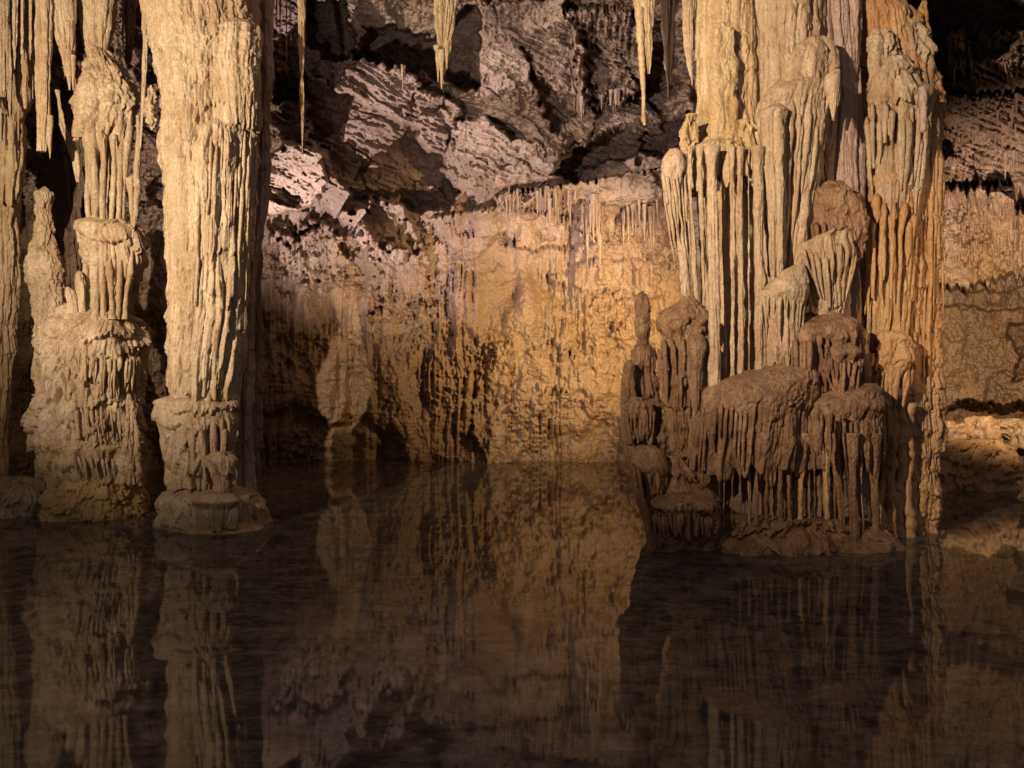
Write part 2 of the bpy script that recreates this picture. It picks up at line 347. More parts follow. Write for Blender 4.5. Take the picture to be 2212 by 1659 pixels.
    shape([(735, 480), (800, 430), (900, 450), (920, 500), (905, 545), (860, 555), (790, 545)], -.6, 10, .3, .25, edge=46)
    shape([(770, 500), (850, 505), (915, 560), (930, 620), (905, 665), (860, 672), (825, 650), (815, 590)], -.35, 12, .2, .2, edge=50)
    shape([(590, 520), (690, 500), (745, 540), (720, 600), (640, 590)], -.4, 12, .1, .2, edge=50)
    shape([(1075, 0), (1215, 0), (1230, 60), (1290, 250), (1240, 240), (1140, 150), (1040, 60)], -.9, 8, .15, .2)
    shape([(1225, 20), (1370, 15), (1390, 180), (1340, 225), (1265, 228), (1240, 150)], -1.3, 5, 0, -.25, drip=7)
    shape([(1190, 370), (1250, 320), (1330, 285), (1420, 268), (1490, 245), (1500, 300), (1430, 330), (1340, 350), (1260, 370), (1235, 400)], 1.7, 8)
    shape([(1240, 250), (1290, 230), (1480, 180), (1490, 240), (1410, 268), (1320, 285), (1240, 325), (1150, 330)], -.9, 6, .1, -.6, drip=6, bedang=-.2, bedamp=.12)
    shape([(1060, 420), (1200, 400), (1420, 360), (1440, 430), (1350, 445), (1250, 430), (1200, 455), (1080, 450)], -.55, 5, drip=9, bedang=-.15, bedamp=.08)
    shape([(940, 470), (1060, 440), (1250, 470), (1280, 520), (1160, 540), (1090, 500), (1040, 560), (980, 560)], -.3, 12, drip=8, edge=40)
    shape([(1290, 560), (1420, 560), (1440, 640), (1320, 640), (1210, 600)], -.15, 14, drip=7, edge=40)
    shape([(1040, 740), (1100, 735), (1095, 1000), (1050, 1010), (1020, 900)], -.25, 10, drip=8)
    shape([(560, 900), (640, 880), (700, 920), (800, 900), (860, 940), (870, 1060), (560, 1060)], .35, 30)
    # far-right chamber
    shape([(1960, -40), (2090, -40), (2300, 40), (2500, 60), (2500, 130), (2250, 60), (2120, 150), (2080, 200), (1980, 220)], 2.0, 14)
    shape([(2000, 400), (2170, 395), (2195, 440), (2400, 470), (2600, 480), (2600, 620), (2200, 585), (2060, 615), (2000, 615)], -1.5, 14, 0, -.3, drip=14, edge=30)
    shape([(2000, 200), (2700, 200), (2700, 380), (2000, 390)], -.6, 8, drip=9)
    shape([(2040, 60), (2700, 60), (2700, 180), (2040, 190)], -.8, 8, drip=12)
    shape([(2000, 620), (2700, 600), (2700, 660), (2000, 660)], .5, 10)
    shape([(2185, 690), (2330, 690), (2330, 830), (2190, 820)], 1.4, 10)
    shape([(2000, 875), (2700, 860), (2700, 920), (2000, 925)], 1.5, 10)
    # drip curtains: fine vertical ridges where the roof drips
    m = np.maximum(sst(1215, 1235, U) * sst(1395, 1375, U) * sst(0, 20, V) * sst(240, 220, V), sst(2000, 2040, U) * sst(60, 90, V) * sst(640, 600, V))
    w1, _, wc, _, _ = worley(U / 8, V / 26, 61)
    D = D + m * (.22 * w1 - .12 * wc) * (.25 + sst(-.3, .3, fbm2(U / 60, V / 50, 2, 62)))
    # overall grain
    X, Z = (U - CU) / F * D, CAMZ - (V - CV) / F * D
    D = D + .10 * fbm(X * 2.2, D * 2.2, Z * 2.2, 3, 71) + .05 * fbm(X * 8, D * 8, Z * 8, 3, 72) + .022 * fbm(X * 24, D * 24, Z * 16, 2, 73)
    P = np.stack([(U - CU) / F * D, D, CAMZ - (V - CV) / F * D], -1)
    o = mesh('cave_wall', P.reshape(-1, 3), gfaces(len(vs), len(us), False), ROCK)
    o['kind'] = 'structure'
    return us, vs, D
WU, WV, WD = build_wall()
def wall_d(u, v):
    i = int(np.clip((v - WV[0]) / (WV[1] - WV[0]), 0, len(WV) - 1)); j = int(np.clip((u - WU[0]) / (WU[1] - WU[0]), 0, len(WU) - 1))
    return float(WD[i, j])

# ------------------------------------------------------------------ water
def water():
    m = bpy.data.materials.new('still_water'); m.use_nodes = True; nt = m.node_tree; N = nt.nodes; Lk = nt.links
    b = N['Principled BSDF']; b.inputs['Roughness'].default_value = .03; b.inputs['IOR'].default_value = 1.19
    g = N.new('ShaderNodeNewGeometry')
    n0 = N.new('ShaderNodeTexNoise'); n0.inputs['Scale'].default_value = 2.6; n0.inputs['Detail'].default_value = 7; n0.inputs['Roughness'].default_value = .68; 
    r = N.new('ShaderNodeValToRGB'); r.color_ramp.elements[0].position = .44; r.color_ramp.elements[1].position = .60
    r.color_ramp.elements[0].color = (.034, .030, .028, 1); r.color_ramp.elements[1].color = (.150, .122, .098, 1)
    mq = N.new('ShaderNodeMapping'); mq.inputs['Scale'].default_value = (1.0, 1.7, 1); Lk.new(g.outputs['Position'], mq.inputs[0]); Lk.new(mq.outputs[0], n0.inputs['Vector'])
    nf = N.new('ShaderNodeTexNoise'); nf.inputs['Scale'].default_value = 9; nf.inputs['Detail'].default_value = 6; nf.inputs['Roughness'].default_value = .75; Lk.new(mq.outputs[0], nf.inputs['Vector'])
    av = N.new('ShaderNodeMath'); av.operation = 'ADD'; Lk.new(n0.outputs[0], av.inputs[0]); Lk.new(nf.outputs[0], av.inputs[1])
    hf = N.new('ShaderNodeMath'); hf.operation = 'MULTIPLY'; Lk.new(av.outputs[0], hf.inputs[0]); hf.inputs[1].default_value = .5
    Lk.new(hf.outputs[0], r.inputs[0]); Lk.new(r.outputs[0], b.inputs['Base Color'])
    mp = N.new('ShaderNodeMapping'); mp.inputs['Scale'].default_value = (.8, 1.5, 1); Lk.new(g.outputs['Position'], mp.inputs[0])
    n1 = N.new('ShaderNodeTexNoise'); n1.inputs['Scale'].default_value = 1.4; n1.inputs['Detail'].default_value = 2; Lk.new(mp.outputs[0], n1.inputs['Vector'])
    bp = N.new('ShaderNodeBump'); bp.inputs['Strength'].default_value = .03; bp.inputs['Distance'].default_value = .02; Lk.new(n1.outputs[0], bp.inputs['Height']); Lk.new(bp.outputs[0], b.inputs['Normal'])
    o = mesh('water', np.array([(-30, -6, 0), (30, -6, 0), (30, 30, 0), (-30, 30, 0)]), np.array([(0, 1, 2, 3)]), m); o['kind'] = 'structure'
water()

FINE = ((9, .035, .07), (26, .018, .10))
BOLD = ((6.5, .07, .06), (18, .025, .09))
SOFT = ((4, .03, .15), (14, .010, .2))
# ------------------------------------------------------------------ left: tall cream column
t = thing('cave_column', 'tall thick cream column with fluted shaft and ledged foot, standing right of the hourglass column', 'column', W(450, 1175, 8.9))
flow('shaft', t, [(-345, 285, 580), (-150, 295, 566), (0, 304, 562), (100, 325, 562), (240, 343, 560), (380, 354, 553), (520, 364, 544), (650, 360, 532), (770, 358, 518), (900, 362, 505), (1175, 370, 500)], 8.95, CREAM, fl=((5, .04, .05), (11, .035, .09), (30, .016, .14)), lump=.09, knob=.016, pop=.012, seed=1)
flow('side_shaft', t, [(-345, 515, 612), (0, 535, 598), (150, 540, 593), (330, 538, 588), (480, 530, 578), (560, 520, 566), (700, 510, 556), (900, 505, 548), (1060, 500, 560), (1175, 490, 572)], 9.35, ROSE, fl=BOLD, lump=.06, seed=2)
flow('flowstone_skirt', t, [(258, 415, 515), (285, 375, 550), (325, 353, 563), (450, 356, 559), (600, 360, 549), (720, 357, 534), (800, 356, 522)], 8.92, CREAM, fl=((4.5, .06, .04), (11, .05, .05), (28, .02, .08)), fringe=.7, lump=.07, zwob=.35, seed=3, yr=.86, ramp=(.02, .10))
flow('flowstone_skirt', t, [(55, 480, 545), (68, 455, 566), (90, 450, 570), (180, 455, 566), (250, 475, 556)], 8.75, CREAM, fl=((12, .04, .08), (30, .018, .12)), fringe=.25, lump=.05, zwob=.15, seed=4, pop=.015)
flow('flowstone_ledge', t, [(858, 380, 480), (870, 342, 506), (885, 337, 509), (930, 341, 508), (980, 352, 505), (1040, 364, 500)], 8.88, TAN, scal=.045, fl=BOLD, fringe=.15, lump=.05, knob=.018, pop=.02, seed=5, ramp=(.25, .5), zwob=.1)
flow('flowstone_ledge', t, [(976, 465, 500), (988, 448, 518), (1020, 452, 515), (1062, 460, 510)], 8.55, TAN, scal=.045, fl=BOLD, fringe=.1, lump=.06, knob=.02, seed=6, ramp=(.2, .5))
flow('foot', t, [(1050, 400, 510), (1062, 356, 560), (1085, 343, 572), (1130, 341, 580), (1150, 335, 586), (1185, 330, 590)], 8.95, TAN, scal=.045, fl=((8, .06, .07), (22, .02, .1)), lump=.07, knob=.018, seed=7, ramp=(.1, .4))
flow('foot_ledge', t, [(1066, 440, 500), (1078, 416, 524), (1105, 418, 523), (1135, 425, 518)], 8.42, TAN, fl=BOLD, fringe=.08, lump=.04, seed=8, ramp=(.2, .5), yr=.6)
rods_on(t, CREAM, (300, 362, 562), (800, 362, 530), 8.92, .86, 22, 901, ln=(.1, .75), wd=(5, 13), into=.02)
rods_on(t, TAN, (905, 342, 508), (1045, 364, 500), 8.88, .8, 16, 902, ln=(.5, 1), wd=(7, 15))
rods_on(t, TAN, (1085, 345, 570), (1150, 345, 575), 8.95, .8, 14, 903, ln=(.3, .9), wd=(6, 13))
flow('mud_apron', t, [(1122, 420, 540), (1138, 392, 572), (1158, 382, 582), (1185, 376, 588)], 8.75, GOLD, fl=SOFT, lump=.05, seed=9, yr=.9)

# ------------------------------------------------------------------ left: hourglass column
t = thing('cave_column', 'cream hourglass column with a bulging cap, hanging draperies and a stepped mound below', 'column', W(205, 1140, 9.7))
flow('stem', t, [(-345, 148, 266), (0, 162, 256), (75, 174, 246), (123, 183, 240), (300, 188, 240), (500, 190, 228), (700, 190, 250)], 9.75, CREAM, fl=((10, .05, .06), (26, .018, .1)), lump=.03, seed=11)
flow('bulging_cap', t, [(110, 198, 232), (128, 186, 250), (152, 180, 276), (187, 168, 299), (224, 164, 297), (262, 163, 292), (285, 168, 280)], 9.7, CREAM, scal=.045, fl=((7, .04, .3), (20, .018, .4)), lump=.10, knob=.03, pop=.03, zwob=.12, seed=12, fringe=.15)
flow('drapery', t, [(240, 172, 285), (270, 164, 290), (300, 164, 284), (335, 173, 276), (373, 178, 267), (410, 182, 254), (470, 187, 234)], 9.7, CREAM, fl=((8, .10, .05), (20, .03, .08)), fringe=.55, lump=.03, seed=13)
A = Acc()
for i, (pts) in enumerate([[(200, 300, 4, 9.5), (204, 360, 16, 9.44), (205, 430, 15, 9.5), (203, 512, 13, 9.55)], [(226, 300, 4, 9.5), (224, 380, 14, 9.44), (222, 440, 13, 9.5), (224, 515, 9, 9.55)],
                           [(266, 290, 4, 9.6), (262, 340, 16, 9.5), (258, 420, 13, 9.52), (254, 525, 9, 9.5)], [(248, 290, 4, 9.5), (246, 390, 13, 9.46), (238, 515, 8, 9.5)], [(186, 320, 4, 9.6), (190, 410, 13, 9.55), (192, 505, 9, 9.6)],
                           [(300, 250, 8, 9.6), (300, 318, 12, 9.5), (294, 405, 14, 9.5)], [(282, 240, 6, 9.6), (276, 310, 16, 9.5), (268, 400, 10, 9.55), (266, 510, 9, 9.55)]]):
    A.add(*ustrand(pts, 9.5, 20 + i))
A.build('drip_rods', CREAM, t)
flow('capital', t, [(380, 284, 294), (386, 273, 304), (400, 271, 306), (425, 275, 303), (470, 280, 298), (515, 283, 290)], 9.5, CREAM, fl=((16, .03, .08), (36, .01, .1)), lump=.02, seed=14)
flow('middle_ledge', t, [(474, 200, 290), (484, 172, 304), (500, 167, 312), (523, 171, 316), (560, 178, 317), (612, 184, 296), (640, 188, 286)], 9.65, CREAM, scal=.045, fl=((8, .11, .05), (20, .03, .08)), fringe=.32, lump=.06, zwob=.12, seed=15, ramp=(.1, .35))
A = Acc()
for i, (pts) in enumerate([[(203, 500, 6, 9.5), (205, 550, 26, 9.38), (206, 620, 21, 9.42), (207, 700, 18, 9.4)], [(234, 520, 5, 9.5), (237, 590, 16, 9.38), (240, 640, 9, 9.45), (242, 668, 12, 9.45), (242, 690, 18, 9.4)], [(286, 540, 5, 9.5), (282, 590, 14, 9.42), (272, 640, 9, 9.5), (270, 690, 16, 9.5)],
                           [(260, 520, 5, 9.5), (258, 600, 14, 9.4), (254, 690, 9, 9.45)], [(180, 520, 4, 9.6), (184, 570, 13, 9.5), (190, 700, 10, 9.5)], [(220, 500, 4, 9.5), (222, 570, 13, 9.38), (224, 700, 10, 9.42)]]):
    A.add(*ustrand(pts, 9.4, 40 + i))
A.build('drip_rods', CREAM, t)
flow('stub', t, [(586, 168, 174), (594, 160, 184), (612, 159, 186), (640, 164, 188), (700, 160, 192)], 9.4, CREAM, fl=((14, .03, .1), (30, .01, .1)), lump=.03, seed=16)
flow('stub', t, [(620, 142, 150), (626, 135, 160), (640, 136, 165), (680, 148, 172), (700, 146, 176)], 9.35, CREAM, fl=((14, .02, .1), (30, .01, .1)), lump=.03, seed=17)
flow('mound_tier', t, [(662, 185, 265), (678, 150, 296), (705, 122, 312), (735, 96, 315), (765, 84, 315), (800, 81, 312), (835, 88, 308)], 9.75, CREAM, scal=.045, fl=((8, .10, .06), (20, .03, .09)), fringe=.3, lump=.11, knob=.03, pop=.02, zwob=.15, seed=18, ramp=(.35, .65), yr=.95)
flow('mound_tier', t, [(838, 120, 280), (855, 78, 300), (895, 74, 306), (930, 82, 308), (962, 90, 308)], 9.75, CREAM, scal=.045, fl=((7, .07, .1), (20, .03, .14)), fringe=.12, lump=.10, knob=.035, pop=.025, zwob=.1, seed=19, yr=.95)
flow('cone', t, [(851, 277, 281), (870, 271, 291), (905, 264, 300), (950, 256, 306), (1040, 246, 314)], 9.32, TAN, fl=((10, .04, .2), (26, .02, .3)), lump=.06, knob=.03, pop=.012, seed=20, fringe=.08)
flow('mound_tier', t, [(940, 120, 290), (956, 88, 308), (985, 88, 311), (1015, 100, 311), (1030, 112, 309)], 9.75, OCHRE, scal=.045, fl=((9, .09, .08), (22, .03, .1)), fringe=.2, lump=.09, knob=.03, zwob=.1, seed=21, ramp=(.2, .5), yr=.97)
flow('foot', t, [(1022, 150, 290), (1040, 124, 308), (1075, 110, 313), (1110, 102, 314), (1150, 92, 318)], 9.7, GOLD, scal=.045, fl=((5, .05, .3), (16, .025, .4)), lump=.10, knob=.03, pop=.03, seed=22, yr=.98)
rods_on(t, CREAM, (770, 84, 314), (862, 90, 308), 9.75, .95, 24, 904, ln=(.3, 1), wd=(5, 12))
rods_on(t, CREAM, (880, 76, 300), (962, 90, 306), 9.75, .95, 20, 905, ln=(.3, 1), wd=(5, 12))
rods_on(t, CREAM, (985, 90, 310), (1045, 112, 309), 9.75, .97, 24, 906, ln=(.4, 1), wd=(4, 9))
flow('wing_drapery', t, [(195, 118, 130), (230, 122, 135), (270, 128, 146), (320, 146, 168), (350, 155, 178), (395, 163, 175)], 9.9, CREAM, fl=((14, .03, .06), (30, .01, .1)), lump=.02, seed=23)

t = thing('flowstone_mound', 'low rounded tan mound at the water on the far left, below the dark gap', 'mound', W(10, 1140, 9.9))
flow('mound', t, [(1030, 10, 60), (1042, -15, 92), (1062, -60, 112), (1095, -110, 122), (1150, -140, 130)], 9.9, TAN, scal=.045, fl=SOFT, lump=.12, knob=.03, pop=.02, seed=25, yr=1.0)

t = thing('stalagmite', 'knobbly cream stalagmite tapering to a ragged tip beside the hourglass column', 'stalagmite', W(100, 1040, 10.2))
flow('spire', t, [(403, 94, 98), (415, 78, 110), (450, 80, 112), (500, 82, 122), (530, 70, 124), (560, 58, 134), (610, 56, 139), (650, 64, 146), (690, 72, 138), (760, 82, 140), (1050, 75, 160)], 10.2, CREAM, fl=((9, .04, .25), (22, .02, .3)), lump=.08, knob=.03, pop=.02, seed=26)
t = thing('cave_column', 'slim ochre column cut by the left edge of the picture', 'column', W(-10, 1090, 10.5))
flow('shaft', t, [(-345, -110, 74), (0, -95, 66), (200, -80, 70), (262, -64, 50), (320, -52, 52), (410, -50, 43), (620, -50, 40), (770, -48, 33), (850, -50, 24), (950, -55, 16), (1045, -52, 20), (1090, -60, 26)], 10.5, OCHRE, fl=((8, .05, .06), (22, .02, .1)), lump=.05, knob=.02, seed=27)
flow('collar', t, [(255, -60, 38), (270, -60, 52), (300, -60, 54), (380, -50, 46), (420, -45, 42)], 10.4, OCHRE, fl=BOLD, lump=.05, fringe=.2, seed=28)
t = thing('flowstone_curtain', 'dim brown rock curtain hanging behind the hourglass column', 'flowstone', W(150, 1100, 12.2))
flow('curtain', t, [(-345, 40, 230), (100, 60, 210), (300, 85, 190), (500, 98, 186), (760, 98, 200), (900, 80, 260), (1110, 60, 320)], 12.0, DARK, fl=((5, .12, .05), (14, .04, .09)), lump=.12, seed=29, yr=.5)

flow('light_blocker', t, [(-345, 400, 560), (420, 444, 572), (520, 456, 572), (620, 472, 572), (710, 488, 572), (750, 470, 572), (800, 400, 572), (1110, 385, 575)], 10.65, DARK, fl=((5, .05, .05), (14, .03, .09)), lump=.06, seed=30, yr=.5)  # unseen rock added behind the tall column to narrow the floodlight's streak

# ------------------------------------------------------------------ stalactites
def stalactite(label, prof, d, mat, seed, group=None, fl=None, lump=.02, fringe=0, knob=.012, extra=(), name='stalactite', **k):
    t = thing(name, label, 'stalactite', W((prof[0][1] + prof[0][2]) / 2, prof[0][0], d), group)
    flow('body', t, prof, d, mat, fl=fl or ((11, .035, .04), (28, .014, .08)), lump=lump, knob=knob, seed=seed, fringe=fringe, **k)
    for i, pts in enumerate(extra):
        V, f = ustrand(pts, d - .05, seed + 200 + i); mesh('tip', V, f, mat, t)
    return t
stalactite('long pale stalactite with a broken flat end, hanging at upper left', [(-345, 62, 124), (0, 70, 116), (150, 74, 112), (250, 78, 112), (300, 78, 108), (328, 79, 104)], 9.3, CREAM, 31, extra=([(108, 250, 12), (108, 300, 9), (108, 342, 2)],))
stalactite('broad cream stalactite ending in several pointed tips left of the hourglass column', [(-345, 92, 172), (0, 102, 166), (60, 108, 164), (110, 126, 163), (150, 140, 160), (165, 143, 157)], 9.45, CREAM, 32, fringe=.1, extra=([(147, 110, 20), (150, 160, 12), (151, 195, 3)], [(158, 120, 12), (158, 195, 2)], [(136, 90, 16), (143, 165, 3)]))
for i, (u, wd, vt, dd) in enumerate([(6, 30, 210, 9.6), (22, 26, 262, 9.9), (40, 24, 305, 10.0), (55, 22, 236, 9.7), (66, 16, 130, 9.4), (32, 22, 150, 9.4), (14, 22, 118, 9.3), (-22, 30, 240, 9.8), (-50, 34, 190, 9.6), (48, 13, 142, 9.35), (71, 11, 214, 9.8), (2, 15, 322, 10.1), (29, 13, 352, 10.2), (-12, 20, 300, 10.0)]):
    stalactite('pale ribbed stalactite in the crowded cluster at the upper left edge', [(-345, u - wd * .75, u + wd * .75), (0, u - wd * .55, u + wd * .55), (vt * .6, u - wd * .4, u + wd * .38), (vt * .9, u - wd * .2, u + wd * .18), (vt, u - 1.5, u + 1.5)], dd, CREAM if i % 2 else TAN, 640 + i, 'stalactites clustered at the upper left edge', lump=.04)
for i, (u, wd, vt) in enumerate([(266, 13, 118), (279, 14, 98), (292, 13, 78)]):
    stalactite('slim grey stalactite in the gap between the two cream columns', [(-345, u - wd, u + wd), (0, u - wd * .5, u + wd * .5), (vt * .7, u - wd * .32, u + wd * .3), (vt, u - 1, u + 1)], 10.3, ROSE, 52 + i, 'slim stalactites between the cream columns')
stalactite('knobbly brown stalactite deep in the gap left of the tall column', [(-345, 250, 310), (0, 262, 300), (60, 266, 296), (100, 268, 290), (130, 272, 286), (150, 277, 281)], 10.7, DARK, 56, lump=.06, knob=.04)
t = stalactite('thin cream pillar with a coral-like knob hugging the left side of the tall column', [(-345, 296, 336), (0, 300, 334), (90, 303, 326), (180, 301, 322), (250, 300, 314), (320, 301, 306)], 9.35, CREAM, 57, lump=.03, name='stalactite')
flow('coral_knob', t, [(184, 322, 330), (195, 317, 337), (230, 316, 339), (262, 318, 338), (282, 326, 332)], 9.2, CREAM, fl=((16, .04, .8), (40, .02, .9)), lump=.06, knob=.05, pop=.03, seed=58)
stalactite('long thin cream stalactite tapering to a needle in front of the shaded recess', [(-345, 630, 676), (0, 641, 663), (100, 643, 660), (170, 646, 657), (196, 643, 660), (230, 645, 659), (270, 649, 657), (334, 652, 654)], 9.4, OCHRE, 60, fl=((16, .02, .03), (36, .008, .06)), lump=.012, knob=.012, step=.01)
stalactite('big ochre stalactite with three ragged tips hanging at top centre', [(-345, 900, 1020), (-60, 925, 1002), (0, 929, 996), (65, 933, 985), (110, 941, 976), (140, 946, 968), (160, 948, 964)], 9.3, OCHRE, 61, fl=((10, .06, .05), (26, .025, .09)), lump=.04, knob=.02, fringe=.12, step=.011,
           extra=([(953, 110, 16), (955, 160, 8), (955, 193, 2)], [(945, 100, 14), (946, 177, 2)], [(966, 90, 14), (966, 150, 2)]))
for i, (u, wd, vt) in enumerate([(605, 9, 124), (619, 8, 162), (628, 8, 86), (598, 9, 70)]):
    stalactite('thin dark needle stalactite just right of the tall cream column', [(-300, u - wd, u + wd), (0, u - wd * .5, u + wd * .5), (vt * .6, u - wd * .35, u + wd * .35), (vt, u - .8, u + .8)], 10.4, ROSE, 64 + i, 'needle stalactites right of the tall column', step=.016)
stalactite('ochre stalactite with one thin dripping leg, left of the massive right column', [(-345, 1350, 1440), (0, 1366, 1418), (70, 1376, 1416), (120, 1388, 1412), (160, 1398, 1404)], 8.9, OCHRE, 70, lump=.03,
           extra=([(1380, 20, 22), (1386, 110, 15), (1391, 200, 10), (1391, 245, 8), (1392, 262, 11), (1394, 271, 5)],))
stalactite('pinkish double stalactite column between the ochre and the brown stalactites', [(-345, 1405, 1480), (0, 1421, 1468), (80, 1424, 1466), (150, 1428, 1462), (194, 1432, 1458)], 9.7, ROSE, 71, fl=BOLD, lump=.04, fringe=.15)
stalactite('brown pointed stalactite touching the left flank of the massive right column', [(-345, 1455, 1525), (0, 1470, 1508), (80, 1472, 1504), (140, 1480, 1502), (170, 1489, 1500), (186, 1494, 1497)], 8.9, TAN, 72)

# small stalactites rooted on the wall and roof
rng = random.Random(5)
def droplets(n, ur, vr, lr, wr, label, group, mat, seed, into=.12):
    for i in range(n):
        if i % 6 == 0: cu, cv = rng.uniform(*ur), rng.uniform(*vr)
        u = min(max(cu + rng.gauss(0, .06) * (ur[1] - ur[0]), ur[0]), ur[1]); v = min(max(cv + rng.gauss(0, .18) * (vr[1] - vr[0]), vr[0]), vr[1])
        g = rng.random() ** 2.2; L = lr[0] * .7 + (lr[1] - lr[0] * .7) * g; wd = (wr[0] * .7 + (wr[1] - wr[0] * .7) * min(1, g + rng.uniform(0, .3)))
        d = min(wall_d(u, v), wall_d(u, v + L * .3), wall_d(u, v - 6)) - .03
        V, f = ustrand([(u, v - 10, wd * 1.3), (u, v, wd), (u, v + L * .6, wd * .55), (u, v + L, 1.2)], d, seed + i, ns=7, step=.05)
        o = mesh('stalactite', V, f, mat, None, W(u, v, d)); tag(o, label, 'stalactite', group)
droplets(34, (1095, 1255), (405, 440), (18, 62), (5, 9), 'short thin stalactite in the fringe under the roof ledge above the glowing wall', 'stalactites fringing the roof ledge at centre', ROCK, 300)
droplets(26, (1250, 1300), (430, 470), (50, 130), (6, 12), 'stalactite of the long bunch hanging left of the massive right column', 'long stalactites bunched above the glowing wall', ROCK, 340)
droplets(30, (1290, 1420), (425, 470), (25, 90), (5, 10), 'stalactite in the row below the dark ledge beside the right column', 'row of stalactites beside the right column', ROCK, 370)
droplets(6, (835, 880), (150, 175), (25, 55), (4, 7), 'tiny white stalactite on the lit layered slab', 'tiny white stalactites on the slab', CREAM, 400)
droplets(22, (1240, 1380), (200, 226), (18, 45), (5, 10), 'stubby pink stalactite along the lower rim of the dripstone panel', 'stubby stalactites under the dripstone panel', ROCK, 410)
droplets(40, (2045, 2215), (60, 340), (18, 50), (5, 9), 'dim grey stalactite on the roof of the right-hand chamber', 'stalactites in the right-hand chamber', ROCK, 440)

# ------------------------------------------------------------------ right: massive fluted column
t = thing('cave_column', 'massive tan fluted column with stacked draperies, tallest of the right-hand group', 'column', W(1680, 1180, 8.4))
flow('shaft', t, [(-345, 1480, 1650), (0, 1499, 1640), (250, 1500, 1650), (330, 1500, 1660), (840, 1515, 1680), (1180, 1515, 1700)], 8.5, OCHRE, fl=((6, .06, .05), (16, .02, .1)), lump=.05, seed=81)
flow('shaft', t, [(-345, 1590, 1800), (0, 1600, 1790), (200, 1610, 1780), (700, 1620, 1780), (1180, 1600, 1800)], 8.5, TAN, fl=((6, .06, .05), (18, .025, .08)), lump=.05, seed=82)
flow('rose_shaft', t, [(-345, 1730, 1868), (0, 1738, 1860), (80, 1742, 1862), (200, 1750, 1860), (240, 1755, 1866), (330, 1740, 1864), (480, 1740, 1868), (700, 1740, 1870), (1180, 1720, 1880)], 8.6, ROSE, fl=((8, .07, .04), (20, .02, .08)), lump=.03, seed=83)
flow('knob', t, [(50, 1545, 1575), (66, 1535, 1592), (150, 1530, 1598), (310, 1530, 1600), (345, 1540, 1580)], 8.12, OCHRE, fl=SOFT, lump=.05, knob=.02, seed=84, yr=.5)
flow('shoulder_lump', t, [(248, 1480, 1500), (262, 1466, 1510), (300, 1463, 1512), (335, 1470, 1505)], 8.1, OCHRE, scal=.03, fl=BOLD, lump=.06, knob=.025, seed=85)
flow('shoulder_lump', t, [(262, 1590, 1625), (285, 1570, 1645), (320, 1562, 1656), (352, 1575, 1655)], 8.15, OCHRE, scal=.03, fl=BOLD, lump=.07, knob=.025, seed=86, yr=.7)
flow('shoulder_apron', t, [(300, 1520, 1620), (322, 1488, 1648), (345, 1476, 1656), (362, 1476, 1658)], 8.25, OCHRE, scal=.03, fl=((8, .06, .1), (20, .025, .12)), lump=.06, knob=.02, seed=87, fringe=.4, zwob=.12, yr=.75)
for i, (u0, u1, wd, dd, vb) in enumerate([(1490, 1506, 17, 8.0, 700), (1512, 1527, 15, 7.98, 800), (1538, 1545, 31, 7.86, 838), (1562, 1567, 11, 8.0, 835), (1581, 1583, 14, 7.9, 820), (1599, 1601, 15, 7.92, 815), (1617, 1618, 7, 7.98, 812), (1637, 1640, 25, 7.86, 805), (1477, 1486, 13, 8.1, 640)]):
    V, f = flow_geo([(318, u0 - wd * .6, u0 + wd * .6), (345, u0 - wd * .54, u0 + wd * .54), (380, u0 - wd * .5, u0 + wd * .5), ((380 + vb) / 2, (u0 + u1) / 2 - wd * .48, (u0 + u1) / 2 + wd * .5), (vb, u1 - wd * .55, u1 + wd * .55)], dd, fl=((14, .02, .05), (34, .008, .08)), lump=.02, knob=.01, seed=90 + i, yr=1)
    mesh('flute', V, f, TAN if i % 3 else CREAM, t)
flow('upper_cap', t, [(74, 1745, 1785), (86, 1722, 1808), (110, 1706, 1818), (140, 1695, 1820), (165, 1690, 1818), (200, 1694, 1800)], 8.15, TAN, fl=((7, .05, .2), (20, .02, .2)), lump=.08, knob=.02, seed=101, yr=.6, fringe=.2, zwob=.06)
flow('small_drapery', t, [(152, 1800, 1812), (162, 1780, 1818), (185, 1778, 1818), (230, 1790, 1812), (262, 1796, 1803)], 7.85, TAN, fl=((16, .03, .05), (36, .01, .1)), lump=.02, seed=102)
flow('drapery', t, [(176, 1680, 1760), (195, 1655, 1795), (225, 1632, 1798), (260, 1626, 1796), (330, 1630, 1786), (480, 1645, 1760), (560, 1650, 1745), (610, 1652, 1730)], 8.15, TAN, fl=((7, .09, .04), (20, .03, .07)), lump=.04, seed=103, fringe=.4, zwob=.2, yr=.7)
flow('drapery', t, [(228, 1660, 1690), (240, 1636, 1705), (262, 1630, 1708), (420, 1650, 1705), (600, 1655, 1700)], 7.9, TAN, fl=((9, .07, .04), (22, .02, .07)), lump=.03, seed=104, fringe=.3)
flow('muddy_dome', t, [(398, 1790, 1825), (420, 1752, 1858), (455, 1738, 1872), (490, 1736, 1872), (520, 1745, 1868)], 8.15, MUD, scal=.03, fl=((8, .06, .1), (20, .02, .12)), ramp=(.3, .6), fringe=.22, zwob=.15, lump=.07, knob=.03, pop=.025, seed=105, yr=.7)
flow('lower_drapery', t, [(505, 1760, 1840), (520, 1724, 1856), (545, 1722, 1858), (600, 1738, 1840), (650, 1765, 1830), (680, 1785, 1820)], 8.0, TAN, fl=((8, .10, .05), (20, .03, .08)), lump=.04, seed=106, fringe=.35, yr=.7, ramp=(.0, .12), zwob=.15, scal=.03)
